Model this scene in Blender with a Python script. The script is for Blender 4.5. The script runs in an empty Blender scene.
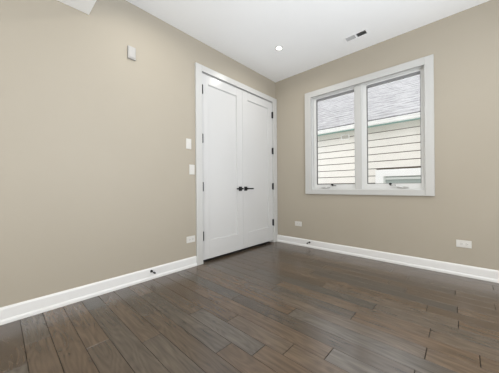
import bpy, bmesh, math, random
from mathutils import Vector, Matrix

S = bpy.context.scene
C = S.collection

# ------------------------------------------------------------------ camera
F_PX, YAW, PITCH, ROLL = 231.72, 0.74285, 0.00161, -0.00792
CAM = Vector((2.305, -3.174, 0.914))
fwd = Vector((-math.sin(YAW) * math.cos(PITCH), math.cos(YAW) * math.cos(PITCH), math.sin(PITCH)))
rt = Vector((math.cos(YAW), math.sin(YAW), 0))
up = rt.cross(fwd)
r2 = rt * math.cos(ROLL) + up * math.sin(ROLL)
u2 = -rt * math.sin(ROLL) + up * math.cos(ROLL)
cd = bpy.data.cameras.new('camera')
cd.sensor_width = 36.0
cd.lens = F_PX / 499.0 * 36.0
cd.clip_start = 0.02
co = bpy.data.objects.new('camera', cd)
C.objects.link(co)
M = Matrix.Identity(4)
for i, v in enumerate((r2, u2, -fwd)):
    for k in range(3):
        M[k][i] = v[k]
M.translation = CAM
co.matrix_world = M
S.camera = co

# ------------------------------------------------------------------ world, light, exposure
SKY_STRENGTH = 2.2
LAMP_W = 4.6
RIGHT_FILL_W = 65
REAR_FILL_W = 66
CORNER_FILL_W = 10
UP_TILT = 45
w = bpy.data.worlds.new('overcast_sky')
S.world = w
w.use_nodes = True
bg = w.node_tree.nodes['Background']
bg.inputs[0].default_value = (0.95, 0.975, 1.0, 1)
bg.inputs[1].default_value = SKY_STRENGTH

S.view_settings.view_transform = 'Standard'
S.view_settings.look = 'None'
S.view_settings.exposure = 0.0
S.view_settings.gamma = 1.0
S.view_settings.use_curve_mapping = False

RX = 3.6       # right wall
RY = -5.6      # rear wall
H = 2.667      # ceiling


def area(name, loc, rot, sx, sy, watts, col, spread=math.pi):
    ld = bpy.data.lights.new(name, 'AREA')
    ld.shape = 'RECTANGLE'
    ld.size, ld.size_y = sx, sy
    ld.energy = watts
    ld.color = col
    ld.spread = spread
    o = bpy.data.objects.new(name, ld)
    C.objects.link(o)
    o.location = loc
    o.rotation_euler = rot
    return o


# added fill lights in unseen right and rear openings; the first tilts to the ceiling
area('daylight_right_window', (RX + 0.03, -2.45, 1.2), (0, math.radians(90 + UP_TILT), 0), 1.5, 1.8, RIGHT_FILL_W, (0.92, 0.985, 1.07), math.radians(140))
area('daylight_right_window_corner', (RX + 0.03, -1.15, 1.2), (0, math.radians(90), 0), 1.5, 0.9, CORNER_FILL_W, (1.0, 0.985, 0.96))
area('daylight_rear_window', (2.45, RY - 0.02, 1.15), (math.radians(90), 0, 0), 1.8, 1.9, REAR_FILL_W, (1.0, 0.955, 0.85))


# ------------------------------------------------------------------ materials
def mat(name, col, rough=0.5, spec=0.5, metal=0.0, noise=0.0, nscale=20.0, bump=0.0, bscale=200.0, coat=0.0):
    m = bpy.data.materials.new(name)
    m.use_nodes = True
    nt = m.node_tree
    b = nt.nodes['Principled BSDF']
    b.inputs['Base Color'].default_value = (*col, 1)
    b.inputs['Roughness'].default_value = rough
    b.inputs['Specular IOR Level'].default_value = spec
    b.inputs['Metallic'].default_value = metal
    b.inputs['Coat Weight'].default_value = coat
    tc = nt.nodes.new('ShaderNodeTexCoord')
    if noise > 0:
        n = nt.nodes.new('ShaderNodeTexNoise')
        n.inputs['Scale'].default_value = nscale
        n.inputs['Detail'].default_value = 4
        nt.links.new(tc.outputs['Object'], n.inputs['Vector'])
        r = nt.nodes.new('ShaderNodeMix')
        r.data_type = 'RGBA'
        r.inputs[6].default_value = (*[c * (1 - noise) for c in col], 1)
        r.inputs[7].default_value = (*[min(1, c * (1 + noise)) for c in col], 1)
        nt.links.new(n.outputs['Fac'], r.inputs[0])
        nt.links.new(r.outputs[2], b.inputs['Base Color'])
    if bump > 0:
        n2 = nt.nodes.new('ShaderNodeTexNoise')
        n2.inputs['Scale'].default_value = bscale
        nt.links.new(tc.outputs['Object'], n2.inputs['Vector'])
        bp = nt.nodes.new('ShaderNodeBump')
        bp.inputs['Strength'].default_value = bump
        bp.inputs['Distance'].default_value = 0.002
        nt.links.new(n2.outputs['Fac'], bp.inputs['Height'])
        nt.links.new(bp.outputs['Normal'], b.inputs['Normal'])
    return m


PAINT = mat('greige_wall_paint', (0.360, 0.325, 0.267), 0.55, 0.3, noise=0.015, nscale=3, bump=0.06, bscale=160)
CEIL = mat('white_ceiling_paint', (0.90, 0.91, 0.92), 0.8, 0.2, noise=0.01, nscale=4, bump=0.05)
BASEW = mat('white_baseboard_paint', (0.68, 0.68, 0.68), 0.35, 0.5, noise=0.01, nscale=6)
WINW = mat('off_white_window_casing_paint', (0.47, 0.47, 0.46), 0.4, 0.4, noise=0.01, nscale=6)
WHITE = mat('white_satin_trim_paint', (0.50, 0.50, 0.49), 0.32, 0.5, noise=0.01, nscale=6)
DOORW = mat('white_satin_door_paint', (0.55, 0.55, 0.548), 0.21, 0.4, noise=0.01, nscale=5)
VINYL = mat('white_window_vinyl', (0.60, 0.605, 0.60), 0.35, 0.5, noise=0.01, nscale=9)
GASKET = mat('dark_grey_glazing_gasket', (0.16, 0.16, 0.16), 0.6, noise=0.1)
SCREEN = mat('grey_shaded_weatherstrip', (0.22, 0.22, 0.23), 0.5, noise=0.1)  # shade under the window head put into the weatherstrip colour
SENSORP = mat('white_sensor_plastic', (0.36, 0.352, 0.34), 0.45, noise=0.01)
PLASTIC = mat('white_plastic', (0.58, 0.57, 0.545), 0.35, noise=0.01)
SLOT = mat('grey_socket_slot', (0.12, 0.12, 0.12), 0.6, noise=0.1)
BLACK = mat('matte_black_metal', (0.010, 0.010, 0.011), 0.5, 0.25, 0.0, noise=0.2)
RUBBER = mat('black_rubber', (0.015, 0.015, 0.015), 0.7, noise=0.2)
COVER = mat('pale_grey_crank_plastic', (0.40, 0.40, 0.39), 0.4, noise=0.02)
VSLAT = mat('grey_register_slat', (0.45, 0.45, 0.45), 0.5, noise=0.02)
STEEL = mat('white_coated_steel', (0.72, 0.72, 0.72), 0.35, 0.5, noise=0.02)
DUCT = mat('dark_sheet_metal_duct', (0.06, 0.06, 0.06), 0.6, noise=0.2)
CLOSET = mat('closet_interior_shade', (0.05, 0.047, 0.043), 0.7, noise=0.02)  # near black: the shade in the door gaps is put into this colour
SIDING = mat('cream_lap_siding', (0.79, 0.762, 0.715), 0.6, 0.3, noise=0.03, nscale=12)
SIDEGAP = mat('brown_siding_shadow_backing', (0.10, 0.08, 0.06), 0.9, noise=0.1)
EXTWHITE = mat('white_exterior_trim', (0.86, 0.86, 0.85), 0.45, noise=0.01)
SOFFIT = mat('pale_green_soffit_board', (0.62, 0.72, 0.67), 0.6, noise=0.03)
TEAL = mat('dark_teal_eave_paint', (0.16, 0.30, 0.26), 0.6, noise=0.05)
NGLASS = mat('grey_green_neighbour_glass', (0.34, 0.39, 0.37), 0.12, 0.6, noise=0.05)
NSASH = mat('pale_grey_sash', (0.62, 0.65, 0.63), 0.4, noise=0.02)
CONCRETE = mat('pale_concrete_paving', (0.55, 0.54, 0.52), 0.8, noise=0.08, nscale=2)


def glass_mat():
    m = bpy.data.materials.new('clear_window_glass')
    m.use_nodes = True
    nt = m.node_tree
    nt.nodes.remove(nt.nodes['Principled BSDF'])
    out = nt.nodes['Material Output']
    tr = nt.nodes.new('ShaderNodeBsdfTransparent')
    tr.inputs[0].default_value = (0.985, 0.985, 0.98, 1)
    gl = nt.nodes.new('ShaderNodeBsdfGlossy')
    gl.inputs['Roughness'].default_value = 0.02
    fr = nt.nodes.new('ShaderNodeFresnel')
    fr.inputs['IOR'].default_value = 1.45
    mx = nt.nodes.new('ShaderNodeMixShader')
    nt.links.new(fr.outputs[0], mx.inputs[0])
    nt.links.new(tr.outputs[0], mx.inputs[1])
    nt.links.new(gl.outputs[0], mx.inputs[2])
    nt.links.new(mx.outputs[0], out.inputs[0])
    return m


GLASS = glass_mat()


def emit_mat(name, col, s):
    m = bpy.data.materials.new(name)
    m.use_nodes = True
    b = m.node_tree.nodes['Principled BSDF']
    b.inputs['Base Color'].default_value = (0.9, 0.9, 0.9, 1)
    b.inputs['Emission Color'].default_value = (*col, 1)
    b.inputs['Emission Strength'].default_value = s
    return m


LENS = emit_mat('lit_lamp_lens', (1.0, 0.955, 0.87), 14.0)


def wood_mat():
    m = bpy.data.materials.new('dark_stained_oak_planks')
    m.use_nodes = True
    nt = m.node_tree
    N, L = nt.nodes, nt.links
    b = N['Principled BSDF']
    at = N.new('ShaderNodeAttribute'); at.attribute_name = 'plank'
    sp = N.new('ShaderNodeSeparateColor'); L.new(at.outputs['Color'], sp.inputs[0])
    tc = N.new('ShaderNodeTexCoord')
    off = N.new('ShaderNodeVectorMath'); off.operation = 'MULTIPLY'
    cmb = N.new('ShaderNodeCombineXYZ')
    L.new(sp.outputs[1], cmb.inputs[0]); L.new(sp.outputs[1], cmb.inputs[1]); L.new(sp.outputs[1], cmb.inputs[2])
    L.new(cmb.outputs[0], off.inputs[0]); off.inputs[1].default_value = (37, 23, 11)
    add = N.new('ShaderNodeVectorMath'); add.operation = 'ADD'
    L.new(tc.outputs['Object'], add.inputs[0]); L.new(off.outputs[0], add.inputs[1])
    # fine grain
    mp = N.new('ShaderNodeMapping'); mp.inputs['Scale'].default_value = (4, 55, 1)
    L.new(add.outputs[0], mp.inputs[0])
    n1 = N.new('ShaderNodeTexNoise'); n1.inputs['Scale'].default_value = 1.0; n1.inputs['Detail'].default_value = 5
    n1.inputs['Distortion'].default_value = 0.3
    L.new(mp.outputs[0], n1.inputs[0])
    # cathedral figure: contour bands of a stretched noise
    mp2 = N.new('ShaderNodeMapping'); mp2.inputs['Scale'].default_value = (1.6, 9, 1)
    L.new(add.outputs[0], mp2.inputs[0])
    n2 = N.new('ShaderNodeTexNoise'); n2.inputs['Scale'].default_value = 1.0; n2.inputs['Detail'].default_value = 1.5
    L.new(mp2.outputs[0], n2.inputs[0])
    ml = N.new('ShaderNodeMath'); ml.operation = 'MULTIPLY'; ml.inputs[1].default_value = 90
    L.new(n2.outputs['Fac'], ml.inputs[0])
    sn = N.new('ShaderNodeMath'); sn.operation = 'SINE'; L.new(ml.outputs[0], sn.inputs[0])
    mr = N.new('ShaderNodeMapRange'); mr.inputs[1].default_value = -1; mr.inputs[2].default_value = 1
    L.new(sn.outputs[0], mr.inputs[0])
    # blend of grains
    g = N.new('ShaderNodeMix'); g.data_type = 'FLOAT'; g.inputs[0].default_value = 0.15
    L.new(n1.outputs['Fac'], g.inputs[2]); L.new(mr.outputs[0], g.inputs[3])
    # big soft variation
    n3 = N.new('ShaderNodeTexNoise'); n3.inputs['Scale'].default_value = 3.0
    L.new(add.outputs[0], n3.inputs[0])
    # plank tone: brown <-> grey
    tone = N.new('ShaderNodeMix'); tone.data_type = 'RGBA'
    tone.inputs[6].default_value = (0.091, 0.060, 0.037, 1)
    tone.inputs[7].default_value = (0.078, 0.066, 0.054, 1)
    L.new(sp.outputs[2], tone.inputs[0])
    val = N.new('ShaderNodeMapRange'); val.inputs[3].default_value = 0.80; val.inputs[4].default_value = 1.24
    L.new(sp.outputs[0], val.inputs[0])
    gv = N.new('ShaderNodeMapRange'); gv.inputs[1].default_value = 0.2; gv.inputs[2].default_value = 0.8
    gv.inputs[3].default_value = 0.55; gv.inputs[4].default_value = 1.38
    L.new(g.outputs[0], gv.inputs[0])
    bv = N.new('ShaderNodeMapRange'); bv.inputs[1].default_value = 0.3; bv.inputs[2].default_value = 0.7
    bv.inputs[3].default_value = 0.88; bv.inputs[4].default_value = 1.12
    L.new(n3.outputs['Fac'], bv.inputs[0])
    m1 = N.new('ShaderNodeMath'); m1.operation = 'MULTIPLY'; L.new(val.outputs[0], m1.inputs[0]); L.new(gv.outputs[0], m1.inputs[1])
    m2 = N.new('ShaderNodeMath'); m2.operation = 'MULTIPLY'; L.new(m1.outputs[0], m2.inputs[0]); L.new(bv.outputs[0], m2.inputs[1])
    vm = N.new('ShaderNodeVectorMath'); vm.operation = 'SCALE'
    L.new(tone.outputs[2], vm.inputs[0]); L.new(m2.outputs[0], vm.inputs['Scale'])
    L.new(vm.outputs[0], b.inputs['Base Color'])
    b.inputs['Specular IOR Level'].default_value = 0.88
    rr = N.new('ShaderNodeMapRange'); rr.inputs[3].default_value = 0.29; rr.inputs[4].default_value = 0.17
    L.new(g.outputs[0], rr.inputs[0]); L.new(rr.outputs[0], b.inputs['Roughness'])
    bp = N.new('ShaderNodeBump'); bp.inputs['Strength'].default_value = 0.10; bp.inputs['Distance'].default_value = 0.0012
    L.new(g.outputs[0], bp.inputs['Height']); L.new(bp.outputs['Normal'], b.inputs['Normal'])
    return m


WOOD = wood_mat()


def shingle_mat():
    m = bpy.data.materials.new('weathered_grey_shingles')
    m.use_nodes = True
    nt = m.node_tree
    b = nt.nodes['Principled BSDF']
    b.inputs['Roughness'].default_value = 0.9
    tc = nt.nodes.new('ShaderNodeTexCoord')
    mp = nt.nodes.new('ShaderNodeMapping'); mp.inputs['Scale'].default_value = (3.5, 16, 16)
    nt.links.new(tc.outputs['Object'], mp.inputs[0])
    n = nt.nodes.new('ShaderNodeTexNoise'); n.inputs['Scale'].default_value = 1.2; n.inputs['Detail'].default_value = 6
    nt.links.new(mp.outputs[0], n.inputs[0])
    cr = nt.nodes.new('ShaderNodeValToRGB')
    cr.color_ramp.elements[0].position = 0.3; cr.color_ramp.elements[0].color = (0.25, 0.245, 0.252, 1)
    cr.color_ramp.elements[1].position = 0.75; cr.color_ramp.elements[1].color = (0.51, 0.50, 0.508, 1)
    nt.links.new(n.outputs['Fac'], cr.inputs[0])
    nt.links.new(cr.outputs[0], b.inputs['Base Color'])
    return m


SHINGLE = shingle_mat()


# ------------------------------------------------------------------ mesh helpers
class MB:
    def __init__(self):
        self.bm = bmesh.new()

    def box(self, x0, x1, y0, y1, z0, z1):
        v = [self.bm.verts.new((x, y, z)) for x in (x0, x1) for y in (y0, y1) for z in (z0, z1)]
        for f in ((0, 1, 3, 2), (4, 6, 7, 5), (0, 4, 5, 1), (2, 3, 7, 6), (0, 2, 6, 4), (1, 5, 7, 3)):
            self.bm.faces.new([v[i] for i in f])
        return self

    def prism(self, pts, axis, a, b):
        """extrude closed 2-D outline along an axis; pts are the two other coordinates in order"""
        def P(t, q):
            if axis == 0: return (t, q[0], q[1])
            if axis == 1: return (q[0], t, q[1])
            return (q[0], q[1], t)
        A = [self.bm.verts.new(P(a, q)) for q in pts]
        B = [self.bm.verts.new(P(b, q)) for q in pts]
        self.bm.faces.new(A); self.bm.faces.new(B)
        n = len(pts)
        for i in range(n):
            self.bm.faces.new((A[i], A[(i + 1) % n], B[(i + 1) % n], B[i]))
        return self

    def tube(self, p, q, r, r1=None, seg=20):
        p, q = Vector(p), Vector(q)
        d = (q - p)
        mat4 = Matrix.Translation((p + q) / 2) @ d.to_track_quat('Z', 'Y').to_matrix().to_4x4()
        bmesh.ops.create_cone(self.bm, cap_ends=True, segments=seg, radius1=r, radius2=r if r1 is None else r1,
                              depth=d.length, matrix=mat4)
        return self

    def ring(self, c, r0, r1, z0, z1, seg=40):
        """flat ring about a vertical axis"""
        vs = []
        for r, z in ((r0, z0), (r1, z0), (r1, z1), (r0, z1)):
            vs.append([self.bm.verts.new((c[0] + r * math.cos(2 * math.pi * k / seg), c[1] + r * math.sin(2 * math.pi * k / seg), c[2] + z)) for k in range(seg)])
        for i in range(4):
            a, b = vs[i], vs[(i + 1) % 4]
            for k in range(seg):
                self.bm.faces.new((a[k], a[(k + 1) % seg], b[(k + 1) % seg], b[k]))
        return self

    def build(self, name, material, parent=None, bevel=0.0, seg=2, loc=None, smooth=False):
        bmesh.ops.recalc_face_normals(self.bm, faces=self.bm.faces)
        if loc is not None:
            bmesh.ops.translate(self.bm, verts=self.bm.verts, vec=-Vector(loc))
        me = bpy.data.meshes.new(name)
        self.bm.to_mesh(me); self.bm.free()
        me.materials.append(material)
        o = bpy.data.objects.new(name, me)
        C.objects.link(o)
        if loc is not None:
            o.location = loc
        if parent is not None:
            o.parent = parent
        if bevel > 0:
            bv = o.modifiers.new('bevel', 'BEVEL')
            bv.width = bevel; bv.segments = seg; bv.limit_method = 'ANGLE'; bv.angle_limit = math.radians(40)
        if smooth:
            for p in me.polygons:
                p.use_smooth = True
            me.set_sharp_from_angle(angle=math.radians(35))
        return o


def struct(o, label=None):
    o['kind'] = 'structure'
    if label: o['label'] = label
    o['category'] = o.name.split('_')[0]
    return o


def thing(name, label, cat, loc, group=None):
    o = bpy.data.objects.new(name, None)
    o.empty_display_size = 0.05
    C.objects.link(o)
    o.location = loc
    o['label'] = label; o['category'] = cat
    if group: o['group'] = group
    return o


# ------------------------------------------------------------------ room shell
# floor: each plank its own raised quad with chamfered edges over a dark subfloor
PW = 0.1177
random.seed(11)
known = {4: [0.95, 2.255], 7: [1.12, 2.272], 8: [0.55, 2.105], 9: [1.35, 2.28], 10: [0.62, 1.809], 11: [1.02, 2.15],
         12: [0.35, 1.05, 1.733, 2.367], 13: [0.78, 2.152], 14: [1.38], 15: [0.21, 0.915, 2.126], 16: [0.45, 1.762],
         17: [1.12], 18: [0.855, 1.46], 19: [0.3, 1.30], 20: [0.62, 1.62], 21: [0.91], 22: [0.25, 1.25], 23: [0.725, 1.75],
         24: [1.15], 25: [0.42, 1.5]}
tones = {(15, 1): (0.30, 0.95), (18, 1): (0.52, 0.95), (23, 0): (0.62, 0.15), (22, 1): (0.40, 0.75), (16, 1): (0.65, 0.15),
         (14, 0): (0.62, 0.1), (21, 0): (0.55, 0.35)}
bm = bmesh.new()
lay = bm.loops.layers.float_color.new('plank')


def plank(x0, x1, y0, y1, col):
    g, ge, c, d = 0.0010, 0.0015, 0.0010, 0.004
    o = [(x0 + ge, y0 + g), (x1 - ge, y0 + g), (x1 - ge, y1 - g), (x0 + ge, y1 - g)]
    t = [(x0 + ge + c, y0 + g + c), (x1 - ge - c, y0 + g + c), (x1 - ge - c, y1 - g - c), (x0 + ge + c, y1 - g - c)]
    T = [bm.verts.new((a, b, 0)) for a, b in t]
    U = [bm.verts.new((a, b, -0.0012)) for a, b in o]
    D = [bm.verts.new((a, b, -d)) for a, b in o]
    fs = [bm.faces.new(T)]
    for k in range(4):
        n = (k + 1) % 4
        fs.append(bm.faces.new((U[k], U[n], T[n], T[k])))
        sd_ = bm.faces.new((D[k], D[n], U[n], U[k]))
        sd_.material_index = 1
        fs.append(sd_)
    for f in fs:
        for l in f.loops:
            l[lay] = col


row = 0
y = -0.01
while y > RY - 0.1:
    joints = list(known.get(row, []))
    xs = sorted(joints)
    x = xs[0] if xs else random.uniform(0.2, 1.2)
    if not xs: xs = [x]
    while xs[0] > 1.5: xs.insert(0, xs[0] - random.uniform(0.6, 1.4))
    while xs[-1] < RX - 0.3: xs.append(xs[-1] + random.uniform(0.45, 1.35))
    xs = [-0.02] + [q for q in xs if 0.05 < q < RX - 0.05] + [RX + 0.02]
    for k in range(len(xs) - 1):
        tv, gv = random.random(), random.random() ** 1.5
        if (row, k) in tones: tv, gv = tones[(row, k)]
        plank(xs[k], xs[k + 1], y - PW, y, (tv, random.random(), gv, 1))
    y -= PW; row += 1
f = bm.faces.new([bm.verts.new(q) for q in ((-0.02, 0.0, -0.004), (RX + 0.02, 0.0, -0.004), (RX + 0.02, y, -0.004), (-0.02, y, -0.004))])
f.material_index = 1
for l in f.loops: l[lay] = (0, 0, 0, 1)
q0 = [bm.verts.new(q) for q in ((-0.02, 0.0, -0.0), (RX + 0.02, 0.0, -0.0), (RX + 0.02, -0.01, -0.0), (-0.02, -0.01, -0.0))]
f = bm.faces.new(q0)
for l in f.loops: l[lay] = (0.4, 0.3, 0.5, 1)
bmesh.ops.recalc_face_normals(bm, faces=bm.faces)
for f in bm.faces:
    if f.normal.z < -0.5: f.normal_flip()
me = bpy.data.meshes.new('floor')
bm.to_mesh(me); bm.free()
me.materials.append(WOOD)
me.materials.append(mat('dark_plank_seam', (0.012, 0.010, 0.008), 0.9, 0.1, noise=0.1))
fl = bpy.data.objects.new('floor', me)
C.objects.link(fl)
struct(fl, 'dark brown and grey stained wood plank floor')

T = 0.14
# left wall with the closet opening
DY0, DY1, DZ = -1.526, -0.084, 2.318
o = MB().box(-T, 0, RY - T, DY0, -0.1, H + 0.1).box(-T, 0, DY0, DY1, DZ, H + 0.1).box(-T, 0, DY1, T, -0.1, H + 0.1).build('wall_left', PAINT)
struct(o, 'greige painted left wall')
# back wall with the window opening
WX0, WX1, WZ0, WZ1 = 0.640, 2.015, 0.852, 2.250
o = MB().box(0, WX0, 0, T, -0.1, H + 0.1).box(WX1, RX + T, 0, T, -0.1, H + 0.1).box(WX0, WX1, 0, T, -0.1, WZ0).box(WX0, WX1, 0, T, WZ1, H + 0.1).build('wall_back', PAINT)
struct(o, 'greige painted back wall around the window')
# right wall and rear wall (outside the picture) with openings added for the fill lights
o = MB().box(RX, RX + T, RY - T, -3.6, -0.1, H + 0.1).box(RX, RX + T, -0.6, 0, -0.1, H + 0.1).box(RX, RX + T, -3.6, -0.6, -0.1, 0.30).box(RX, RX + T, -3.6, -0.6, 2.25, H + 0.1).build('wall_right', PAINT)
struct(o)
o = MB().box(0, 1.5, RY - T, RY, -0.1, H + 0.1).box(3.4, RX, RY - T, RY, -0.1, H + 0.1).box(1.5, 3.4, RY - T, RY, -0.1, 0.1).box(1.5, 3.4, RY - T, RY, 2.2, H + 0.1).build('wall_rear', PAINT)
struct(o)
# ceiling with holes for the register and the lamps is a plain slab; fittings hang just below / sink into cut-outs
VX0, VX1, VY0, VY1 = 1.275, 1.530, -0.385, -0.285
o = MB()
o.box(-T, VX0, RY - T, T, H, H + 0.1).box(VX1, RX + T, RY - T, T, H, H + 0.1).box(VX0, VX1, RY - T, VY0, H, H + 0.1).box(VX0, VX1, VY1, T, H, H + 0.1)
o = o.build('ceiling', CEIL)
struct(o, 'white painted ceiling')
# dropped soffit in the near left corner of the ceiling
o = MB().box(0, 1.25, RY, -2.645, 2.372, H).build('ceiling_soffit', CEIL, bevel=0.002)
struct(o, 'white dropped ceiling soffit at upper left')

# baseboards: board with eased top plus base shoe
def base_profile(s=1.0):
    return [(0, 0), (0.022, 0), (0.022, 0.018), (0.018, 0.027), (0.0135, 0.030), (0.0135, 0.098), (0.010, 0.107), (0.005, 0.112), (0, 0.112)]


pr = base_profile()
o = MB().prism([(a, b) for a, b in pr], 1, RY, -1.602).build('baseboard_left', BASEW)
struct(o, 'white baseboard along the left wall')
o = MB().prism([(-a, b) for a, b in pr], 0, 0.0275, RX).build('baseboard_back', BASEW)
struct(o, 'white baseboard under the window wall')
o = MB().prism([(RX - a, b) for a, b in pr], 1, RY, -0.023).build('baseboard_right', BASEW)
struct(o)

# frames of two added windows, out of view, around the fill lights
fr = MB()
for (a, b, c, d) in ((-3.6, -3.54, 0.30, 2.25), (-0.66, -0.6, 0.30, 2.25), (-3.54, -0.66, 0.30, 0.36), (-3.54, -0.66, 2.19, 2.25), (-1.65, -1.59, 0.36, 2.19)):
    fr.box(RX + 0.05, RX + 0.11, a, b, c, d)
struct(fr.build('window_added_right', VINYL))
fr = MB()
for (a, b, c, d) in ((1.5, 1.57, 0.1, 2.2), (3.33, 3.4, 0.1, 2.2), (1.57, 3.33, 0.1, 0.17), (1.57, 3.33, 2.13, 2.2), (2.42, 2.48, 0.17, 2.13)):
    fr.box(a, b, RY - 0.11, RY - 0.05, c, d)
struct(fr.build('window_added_rear', VINYL))

# ------------------------------------------------------------------ closet double door in the left wall
cas = MB()
CZ = 2.374
cas.box(0, 0.026, -1.601, -1.514, 0, CZ).box(0, 0.026, -0.098, -0.003, 0, CZ).box(0, 0.026, -1.514, -0.098, 2.303, CZ)
tr = cas.build('trim_1', WHITE, bevel=0.003)
struct(tr, 'white flat casing around the double door')
MB().box(-T, 0.0, DY0, -1.5075, 0, DZ).box(-T, 0.0, -0.1025, DY1, 0, DZ).box(-T, 0.0, -1.5075, -0.1025, 2.3005, DZ).build('jamb', WHITE, tr)
MB().box(-0.075, -0.045, -1.5075, -1.490, 0, 2.30).box(-0.075, -0.045, -0.120, -0.1025, 0, 2.30).box(-0.075, -0.045, -1.49, -0.12, 2.278, 2.3005).build('door_stop_strip', WHITE, tr)
# dark closet behind the leaves
cl = MB()
cl.box(-0.75, -0.70, -1.7, 0.1, 0, 2.45).box(-0.70, -T, -1.7, -1.65, 0, 2.45).box(-0.70, -T, 0.05, 0.1, 0, 2.45).box(-0.70, -T, -1.65, 0.05, 2.40, 2.45).box(-0.75, 0.0, -1.7, 0.1, -0.1, -0.004)
struct(cl.build('wall_closet', CLOSET))


def leaf(name, y0, y1, py0, py1, hy, hinge_side, label):
    root = thing(name, label, 'door', (-0.0175, (y0 + y1) / 2, 0.032))
    root['kind'] = 'structure'
    z0, z1, pz0, pz1 = 0.034, 2.2945, 0.256, 2.182
    X0, X1, XR = -0.036, 0.0005, -0.0135
    inv = -Vector(root.location)

    def fix(o):
        o.location = Vector(o.location) + inv
        return o
    st = MB()
    st.box(X0, X1, y0, py0, z0, z1).box(X0, X1, py1, y1, z0, z1).box(X0, X1, py0, py1, z0, pz0).box(X0, X1, py0, py1, pz1, z1)
    fix(st.build('door_frame', DOORW, root, bevel=0.0012))
    # recessed flat panel with a stepped shaker moulding
    pn = MB().box(X0 + 0.006, XR, py0 - 0.004, py1 + 0.004, pz0 - 0.004, pz1 + 0.004)
    fix(pn.build('panel', DOORW, root))
    s = 0.007
    mo = MB()
    zz = -0.0085
    mo.box(XR - 0.001, zz, py0, py0 + s, pz0, pz1).box(XR - 0.001, zz, py1 - s, py1, pz0, pz1).box(XR - 0.001, zz, py0 + s, py1 - s, pz0, pz0 + s).box(XR - 0.001, zz, py0 + s, py1 - s, pz1 - s, pz1)
    fix(mo.build('panel_moulding', DOORW, root))
    # four hinges
    for hz in (2.09, 1.50, 0.92, 0.328):
        h = MB()
        yy = y0 - 0.003 if hinge_side < 0 else y1 - 0.002
        h.tube((0.0205, yy, hz - 0.052), (0.0205, yy, hz + 0.052), 0.0085, seg=16)
        h.tube((0.0205, yy, hz + 0.052), (0.0205, yy, hz + 0.058), 0.006, 0.002, seg=14)
        h.tube((0.0205, yy, hz - 0.052), (0.0205, yy, hz - 0.058), 0.006, 0.002, seg=14)
        if hinge_side < 0:
            h.box(0.0006, 0.0160, yy, yy + 0.010, hz - 0.05, hz + 0.05)
        else:
            h.box(0.0006, 0.0160, yy - 0.010, yy, hz - 0.05, hz + 0.05)
        fix(h.build('hinge', BLACK, root, smooth=True))
    # lever handle on a square rose
    lz = 0.889
    sg = -1 if hinge_side < 0 else 1
    b = MB().box(0.0006, 0.010, hy - 0.030, hy + 0.030, lz - 0.030, lz + 0.030)
    hd = fix(b.build('handle', BLACK, root, bevel=0.003))
    lv = MB()
    lv.tube((0.008, hy, lz), (0.058, hy, lz), 0.0115, seg=20)
    o = lv.build('handle_neck', BLACK, hd, smooth=True)
    lv = MB()
    ya, yb = sorted((hy - sg * 0.012, hy + sg * 0.115))
    lv.box(0.046, 0.060, ya, yb, lz - 0.010, lz + 0.010)
    lv.build('lever', BLACK, hd, bevel=0.004, seg=3)
    # roller catch on the top edge next to the meeting stile
    cy = y1 - 0.045 if hinge_side < 0 else y0 + 0.045
    k = MB().box(-0.030, -0.004, cy - 0.035, cy + 0.035, z1, z1 + 0.0035)
    fix(k.build('ball_catch', BLACK, root))
    return root


leaf('door_1', -1.5045, -0.8045, -1.405, -0.915, -0.858, -1, 'left leaf of the white double closet door')
leaf('door_2', -0.8015, -0.1055, -0.690, -0.205, -0.749, 1, 'right leaf of the white double closet door, nearer the corner')

# ------------------------------------------------------------------ window in the back wall
win = thing('window_1', 'white two-pane casement window in the back wall', 'window', (1.32, 0, WZ0))
win['kind'] = 'structure'
woff = -Vector(win.location)


def wpart(mb, name, m, bevel=0.0, parent=win, smooth=False):
    o = mb.build(name, m, parent, bevel=bevel, smooth=smooth)
    if parent is win:
        o.location = woff
    return o


c = MB()
OX0, OX1, OZ0, OZ1 = 0.561, 2.088, 0.801, 2.312
IX0, IX1, IZ0, IZ1 = 0.657, 2.008, 0.867, 2.230
Y0 = -0.030
c.box(OX0, IX0, Y0, 0, OZ0, OZ1).box(IX1, OX1, Y0, 0, OZ0, OZ1).box(IX0, IX1, Y0, 0, OZ0, IZ0).box(IX0, IX1, Y0, 0, IZ1, OZ1)
wpart(c, 'casing', WINW, 0.0025)
c = MB()   # jamb liner
c.box(WX0, 0.655, 0.0, T, WZ0, WZ1).box(2.000, WX1, 0.0, T, WZ0, WZ1).box(0.655, 2.000, 0.0, T, WZ0, 0.872).box(0.655, 2.000, 0.0, T, 2.232, WZ1)
wpart(c, 'jamb', VINYL, 0.001)
c = MB().box(1.270, 1.348, 0.012, 0.11, 0.872, 2.232)
wpart(c, 'mullion', WINW, 0.003)
c = MB()   # slim stop bead around each opening
for (a, b) in ((0.655, 1.270), (1.348, 2.000)):
    c.box(a, a + 0.010, 0.022, 0.036, 0.872, 2.232).box(b - 0.010, b, 0.022, 0.036, 0.872, 2.232).box(a + 0.010, b - 0.010, 0.022, 0.036, 0.872, 0.884).box(a + 0.010, b - 0.010, 0.022, 0.036, 2.222, 2.232)
wpart(c, 'stop_bead', VINYL, 0.001)


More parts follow.
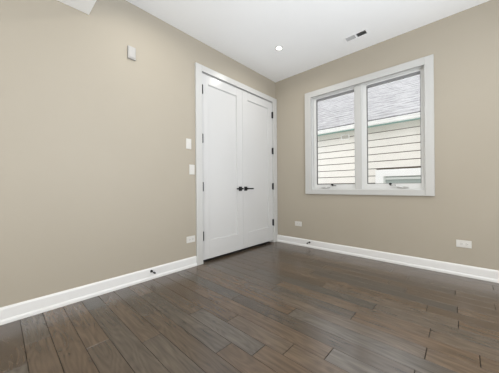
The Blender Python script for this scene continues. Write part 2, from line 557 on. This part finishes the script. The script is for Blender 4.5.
def sash(x0, x1, gx0, gx1, crank_x, cover_x0, cover_x1):
    z0, z1, gz0, gz1 = 0.884, 2.222, 0.940, 2.180
    c = MB()
    c.box(x0, gx0, 0.038, 0.085, z0, z1).box(gx1, x1, 0.038, 0.085, z0, z1).box(gx0, gx1, 0.038, 0.085, z0, gz0).box(gx0, gx1, 0.038, 0.085, gz1 + 0.021, z1)
    s = wpart(c, 'sash', VINYL, 0.002)
    g = 0.005
    c = MB()
    c.box(gx0, gx0 + g, 0.044, 0.075, gz0, gz1).box(gx1 - g, gx1, 0.044, 0.075, gz0, gz1).box(gx0 + g, gx1 - g, 0.044, 0.075, gz0, gz0 + g)
    wpart(c, 'gasket', GASKET, parent=s)
    c = MB().box(gx0, gx1, 0.040, 0.085, gz1, gz1 + 0.006).box(gx0, gx1, 0.044, 0.085, gz1 + 0.006, gz1 + 0.015).box(gx0, gx1, 0.040, 0.085, gz1 + 0.015, gz1 + 0.021)  # dark bands paint the head's shade along with its weatherstrip
    wpart(c, 'shaded_weatherstrip', SCREEN, 0.001, parent=s)
    c = MB().box(gx0 + 0.001, gx1 - 0.001, 0.058, 0.062, gz0 + 0.001, gz1 - 0.001)
    wpart(c, 'pane', GLASS, parent=s)
    # crank operator: white cover on the sill with a folded lever and a small black knob
    zc = 0.893
    c = MB()
    n = 24
    xm, hl = (cover_x0 + cover_x1) / 2, (cover_x1 - cover_x0) / 2
    pts = [(xm + hl * math.cos(2 * math.pi * k / n), zc + 0.013 * math.sin(2 * math.pi * k / n)) for k in range(n)]
    c.prism(pts, 1, 0.004, 0.040)
    k = wpart(c, 'crank_cover', COVER, 0.003)
    c = MB().tube((xm + 0.01, 0.002, zc + 0.004), (crank_x, 0.004, 0.926), 0.0045, seg=12)
    wpart(c, 'crank_arm', STEEL, parent=k, smooth=True)
    c = MB()
    c.tube((crank_x, 0.012, 0.936), (crank_x, -0.014, 0.936), 0.014, 0.012, seg=16)
    c.box(crank_x - 0.004, crank_x + 0.055, 0.000, 0.010, 0.916, 0.925)
    wpart(c, 'crank_knob', BLACK, parent=k, smooth=True)


sash(0.667, 1.290, 0.712, 1.275, 0.962, 0.795, 0.915)
sash(1.350, 1.990, 1.405, 1.968, 1.672, 1.735, 1.850)

# ------------------------------------------------------------------ ceiling fittings
def downlight(x, y, z, label):
    t = thing('recessed_ceiling_light', label, 'ceiling light', (x, y, z), 'recessed ceiling lights')
    MB().ring((0, 0, 0), 0.031, 0.052, -0.003, 0.0).build('trim_ring', STEEL, t, smooth=True)
    MB().tube((0, 0, -0.0025), (0, 0, 0.0), 0.031, seg=40).build('lens', LENS, t)
    ld = bpy.data.lights.new('lamp', 'AREA')
    ld.shape = 'DISK'; ld.size = 0.07; ld.energy = LAMP_W; ld.color = (1.0, 0.955, 0.87)
    ld.spread = math.radians(165)
    lo = bpy.data.objects.new('lamp', ld)
    C.objects.link(lo); lo.parent = t; lo.location = (0, 0, -0.0045)
    return t


downlight(0.61, -0.756, H, 'small round lit recessed ceiling light near the corner above the double door')
downlight(0.61, -2.19, H, 'round recessed ceiling light beside the dropped soffit, above the top edge of the picture')
downlight(3.0, -1.15, H, 'round recessed ceiling light at the right of the window, beyond the picture')
downlight(2.95, -2.19, H, 'round recessed ceiling light over the right side of the room, beyond the picture')
downlight(2.3, -4.4, H, 'round recessed ceiling light behind the camera, beyond the picture')

vent = thing('ceiling_vent', 'white rectangular ceiling register with two banks of slats', 'vent', ((VX0 + VX1) / 2, (VY0 + VY1) / 2, H))
vo = -Vector(vent.location)


def vpart(mb, name, m, bevel=0.0):
    o = mb.build(name, m, vent, bevel=bevel); o.location = vo; return o


a, b, c2, d = 1.292, 1.513, -0.370, -0.298
mb = MB().box(VX0 - 0.012, a, VY0 - 0.012, VY1 + 0.012, H - 0.0025, H).box(b, VX1 + 0.012, VY0 - 0.012, VY1 + 0.012, H - 0.0025, H)
mb.box(a, b, VY0 - 0.012, c2, H - 0.0025, H).box(a, b, d, VY1 + 0.012, H - 0.0025, H).box(1.395, 1.410, c2, d, H - 0.0025, H + 0.02)
vpart(mb, 'frame', CEIL, 0.0008)
mb = MB()
mb.box(VX0, VX1, VY0, VY1, H + 0.095, H + 0.1).box(VX0, VX0 + 0.004, VY0, VY1, H + 0.001, H + 0.095).box(VX1 - 0.004, VX1, VY0, VY1, H + 0.001, H + 0.095)
mb.box(VX0 + 0.004, VX1 - 0.004, VY0, VY0 + 0.004, H + 0.001, H + 0.095).box(VX0 + 0.004, VX1 - 0.004, VY1 - 0.004, VY1, H + 0.001, H + 0.095)
vpart(mb, 'duct', DUCT)
for bank, (xa, xb, sg) in enumerate(((a, 1.395, -1), (1.410, b, 1))):
    n = 5
    for k in range(n):
        yc = c2 + (d - c2) * (k + 0.5) / n
        dy, dz = (0.0046, 0.0078) if bank == 0 else (0.0075, 0.0065)
        s = MB()
        s.prism([(yc - sg * dy, H - 0.003), (yc - sg * dy + 0.0014, H - 0.003), (yc + sg * dy + 0.0014, H - 0.003 + 2 * dz), (yc + sg * dy, H - 0.003 + 2 * dz)], 0, xa, xb)
        vpart(s, 'slat', VSLAT)


# ------------------------------------------------------------------ wall plates, sockets, door stops
def plate(name, label, cat, wall, c, wdt, hgt, thick, kind, group=None):
    """wall 'L': lies on x=0 and faces +x; wall 'B': lies on y=0 and faces -y. (u,v) = along the wall, up"""
    t = thing(name, label, cat, c, group)
    t.rotation_euler = (0, 0, 0)

    def bx(mb, u0, u1, v0, v1, d0, d1):
        if wall == 'L': mb.box(d0, d1, u0, u1, v0, v1)
        else: mb.box(u0, u1, -d1, -d0, v0, v1)
        return mb
    PL = SENSORP if kind == 'box' else PLASTIC
    bx_ = MB()
    bx(bx_, -wdt / 2, wdt / 2, -hgt / 2, hgt / 2, 0, thick).build('plate', PL, t, bevel=0.0025)
    if kind == 'rocker':
        bx(MB(), -0.0165, 0.0165, -0.033, 0.033, thick, thick + 0.003).build('rocker', PLASTIC, t, bevel=0.0015)
    if kind == 'slider':
        bx(MB(), -0.0165, 0.0165, -0.033, 0.033, thick, thick + 0.002).build('dimmer_face', PLASTIC, t, bevel=0.001)
        bx(MB(), -0.006, 0.006, -0.006, 0.010, thick + 0.002, thick + 0.006).build('slider_tab', PLASTIC, t, bevel=0.001)
    if kind == 'box':
        bx(MB(), -0.027, 0.027, -0.046, 0.046, thick, thick + 0.004).build('cover', PL, t, bevel=0.0015)
    if kind == 'outlet':
        for s in (-1, 1):
            r = bx(MB(), s * 0.020 - 0.0165, s * 0.020 + 0.0165, -0.0135, 0.0135, thick, thick + 0.002).build('socket', PLASTIC, t, bevel=0.001)
            for q in (-1, 1):
                bx(MB(), s * 0.020 - 0.006, s * 0.020 + 0.003, q * 0.006 - 0.0012, q * 0.006 + 0.0012, thick + 0.0019, thick + 0.0024).build('slot', SLOT, r)
            bx(MB(), s * 0.020 + 0.007, s * 0.020 + 0.0115, -0.0022, 0.0022, thick + 0.0019, thick + 0.0024).build('slot', SLOT, r)
        bx(MB(), -0.0025, 0.0025, -0.0025, 0.0025, thick, thick + 0.001).build('screw', STEEL, t)
    return t


plate('sensor_box', 'small white blank box high on the left wall, by itself', 'wall plate', 'L', (0, -2.309, 2.187), 0.070, 0.115, 0.020, 'box')
plate('dimmer_switch', 'white wall switch left of the door casing, the upper of two', 'switch', 'L', (0, -1.691, 1.411), 0.066, 0.115, 0.008, 'slider')
plate('light_switch', 'white wall switch left of the door casing, the lower of two', 'switch', 'L', (0, -1.650, 1.119), 0.068, 0.112, 0.008, 'rocker')
plate('power_outlet', 'white outlet low on the left wall beside the door casing', 'outlet', 'L', (0, -1.672, 0.318), 0.112, 0.072, 0.008, 'outlet', 'horizontal power outlets')
plate('power_outlet', 'white outlet low on the back wall below the left window pane', 'outlet', 'B', (0.420, 0, 0.334), 0.116, 0.070, 0.008, 'outlet', 'horizontal power outlets')
plate('power_outlet', 'white outlet low on the back wall right of the window', 'outlet', 'B', (2.312, 0, 0.323), 0.114, 0.072, 0.008, 'outlet', 'horizontal power outlets')


def door_stop(label, base, d):
    t = thing('door_stop', label, 'door stop', base, 'rod door stops on the baseboards')
    d = Vector(d)
    MB().tube((0, 0, 0), d * 0.006, 0.014, 0.011, seg=20).build('base', BLACK, t, smooth=True)
    MB().tube(d * 0.005, d * 0.062, 0.0045, seg=14).build('rod', BLACK, t, smooth=True)
    MB().tube(d * 0.060, d * 0.078, 0.0095, 0.0085, seg=18).build('rubber_tip', RUBBER, t, smooth=True)
    return t


door_stop('black rod door stop on the left baseboard', (0.0136, -2.135, 0.080), (1, 0, 0))
door_stop('black rod door stop on the back baseboard left of the window', (0.615, -0.0136, 0.076), (0, -1, 0))

# ------------------------------------------------------------------ outside: neighbouring house across the side yard
g = MB().box(-25, 28, -30, 30, -3.6, -3.4).build('ground', CONCRETE)
struct(g)
hs = thing('neighbouring_house', 'cream sided house with a grey shingle roof seen outside through the window', 'house', (0.5, 2.7, -3.4))
ho = -Vector(hs.location)


def hpart(mb, name, m, parent=hs, bevel=0.0, label=None):
    o = mb.build(name, m, parent, bevel=bevel)
    if parent is hs: o.location = ho
    if label: o['label'] = label
    return o


HX0, HX1, HY0, HY1 = -6.0, 8.0, 2.7, 9.0
hpart(MB().box(HX0, HX1, HY0 + 0.006, HY1, -3.4, 2.25), 'wall', SIDEGAP)
# neighbour's window opening limits
NX0, NX1, NZ0, NZ1 = 0.848, 2.60, -0.35, 1.276
sd = MB()
z = 1.135 - 0.165 * 27
while z < 2.30:
    za, zb = z + 0.015, z + 0.165
    spans = [(HX0, HX1)]
    if zb > NZ0 and za < NZ1: spans = [(HX0, NX0 + 0.01), (NX1 - 0.01, HX1)]
    for (xa, xb) in spans:
        sd.prism([(HY0 + 0.010, za), (HY0 - 0.014, za), (HY0 - 0.002, min(zb, 2.30)), (HY0 + 0.010, min(zb, 2.30))], 0, xa, xb)
    z += 0.165
hpart(sd, 'siding', SIDING)
EY, EZ = 2.50, 2.397       # eave line
SL = math.tan(math.radians(36))
hpart(MB().prism([(EY + 0.015, 2.262), (EY + 0.015, 2.285), (HY0 + 0.02, 2.295), (HY0 + 0.02, 2.272)], 0, HX0, HX1), 'soffit', SOFFIT, label='pale green underside of the eave')
hpart(MB().box(HX0, HX1, EY - 0.094, EY + 0.01, 2.3405, 2.362), 'drip_edge_shade', SLOT, label='thin painted shade line between gutter and roof')  # dark strip painted in for the shadow between roof edge and gutter
hpart(MB().box(HX0, HX1, EY - 0.055, EY + 0.012, 2.232, 2.2475), 'eave_strip', TEAL, label='thin dark green strip under the gutter')
hpart(MB().prism([(EY + 0.010, 2.248), (EY - 0.05, 2.248), (EY - 0.075, 2.272), (EY - 0.085, 2.318), (EY - 0.10, 2.323), (EY - 0.10, 2.340), (EY + 0.010, 2.340)], 0, HX0 - 0.2, HX1 + 0.2), 'gutter', EXTWHITE)
# roof in overlapping courses
rf = MB()
RYD = (HY0 + HY1) / 2
n = 0
y0 = EY - 0.06
run = 0.125
while y0 < RYD:
    y1 = min(y0 + run + 0.03, RYD + 0.02)
    za, zb = EZ + 0.02 + (y0 - EY) * SL, EZ + 0.02 + (y1 - EY) * SL
    rf.prism([(y0, za + 0.010), (y1, zb - 0.004), (y1, zb - 0.02), (y0, za - 0.014)], 0, HX0 - 0.3, HX1 + 0.3)
    y0 += run; n += 1
zr = EZ + (RYD - EY) * SL
rf.prism([(RYD, zr + 0.02), (HY1 + 0.4, EZ), (HY1 + 0.4, EZ - 0.04), (RYD, zr - 0.04)], 0, HX0 - 0.3, HX1 + 0.3)
hpart(rf, 'roof', SHINGLE)
hpart(MB().prism([(HY0, 2.2), (RYD, zr - 0.06), (HY1, 2.2)], 0, HX0 + 0.02, HX1 - 0.02), 'gable', SIDEGAP)
# louvred vent under the eave
v = MB()
va, vb, vc, vd = 0.070, 0.272, 2.065, 2.200
v.box(va, va + 0.022, HY0 - 0.035, HY0, vc, vd).box(vb - 0.022, vb, HY0 - 0.035, HY0, vc, vd).box(va + 0.022, vb - 0.022, HY0 - 0.035, HY0, vc, vc + 0.02).box(va + 0.022, vb - 0.022, HY0 - 0.035, HY0, vd - 0.02, vd)
vv = hpart(v, 'vent', EXTWHITE)
v = MB()
for k in range(4):
    zz = vc + 0.022 + k * 0.024
    v.prism([(HY0 - 0.028, zz), (HY0 - 0.026, zz + 0.003), (HY0 - 0.012, zz + 0.022), (HY0 - 0.014, zz + 0.022)], 0, va + 0.022, vb - 0.022)
hpart(v, 'louvre', SIDING, parent=vv)
# neighbour's window
nw = MB()
cw = 0.158
nw.box(NX0, NX0 + cw, HY0 - 0.045, HY0 + 0.006, NZ0, NZ1).box(NX1 - cw, NX1, HY0 - 0.045, HY0 + 0.006, NZ0, NZ1).box(NX0 + cw, NX1 - cw, HY0 - 0.045, HY0 + 0.006, NZ1 - cw + 0.004, NZ1).box(NX0 + cw, NX1 - cw, HY0 - 0.045, HY0 + 0.006, NZ0, NZ0 + 0.1)
nwo = hpart(nw, 'window', EXTWHITE, bevel=0.003)
ix0, ix1, iz0, iz1 = NX0 + cw, NX1 - cw, NZ0 + 0.1, NZ1 - cw + 0.004
s = MB()
s.box(ix0, ix0 + 0.035, HY0 - 0.018, HY0 + 0.006, iz0, iz1).box(ix1 - 0.035, ix1, HY0 - 0.018, HY0 + 0.006, iz0, iz1).box(ix0 + 0.035, ix1 - 0.035, HY0 - 0.018, HY0 + 0.006, iz1 - 0.07, iz1 - 0.022).box(ix0 + 0.035, ix1 - 0.035, HY0 - 0.018, HY0 + 0.006, iz0, iz0 + 0.05)
s.box(ix0 + 0.035, ix1 - 0.035, HY0 - 0.018, HY0 + 0.006, 0.40, 0.45)
hpart(s, 'window_sash', NSASH, parent=nwo)
hpart(MB().box(ix0 + 0.001, ix1 - 0.001, HY0 + 0.001, HY0 + 0.0055, iz0 + 0.001, iz1 - 0.001), 'window_pane', NGLASS, parent=nwo)
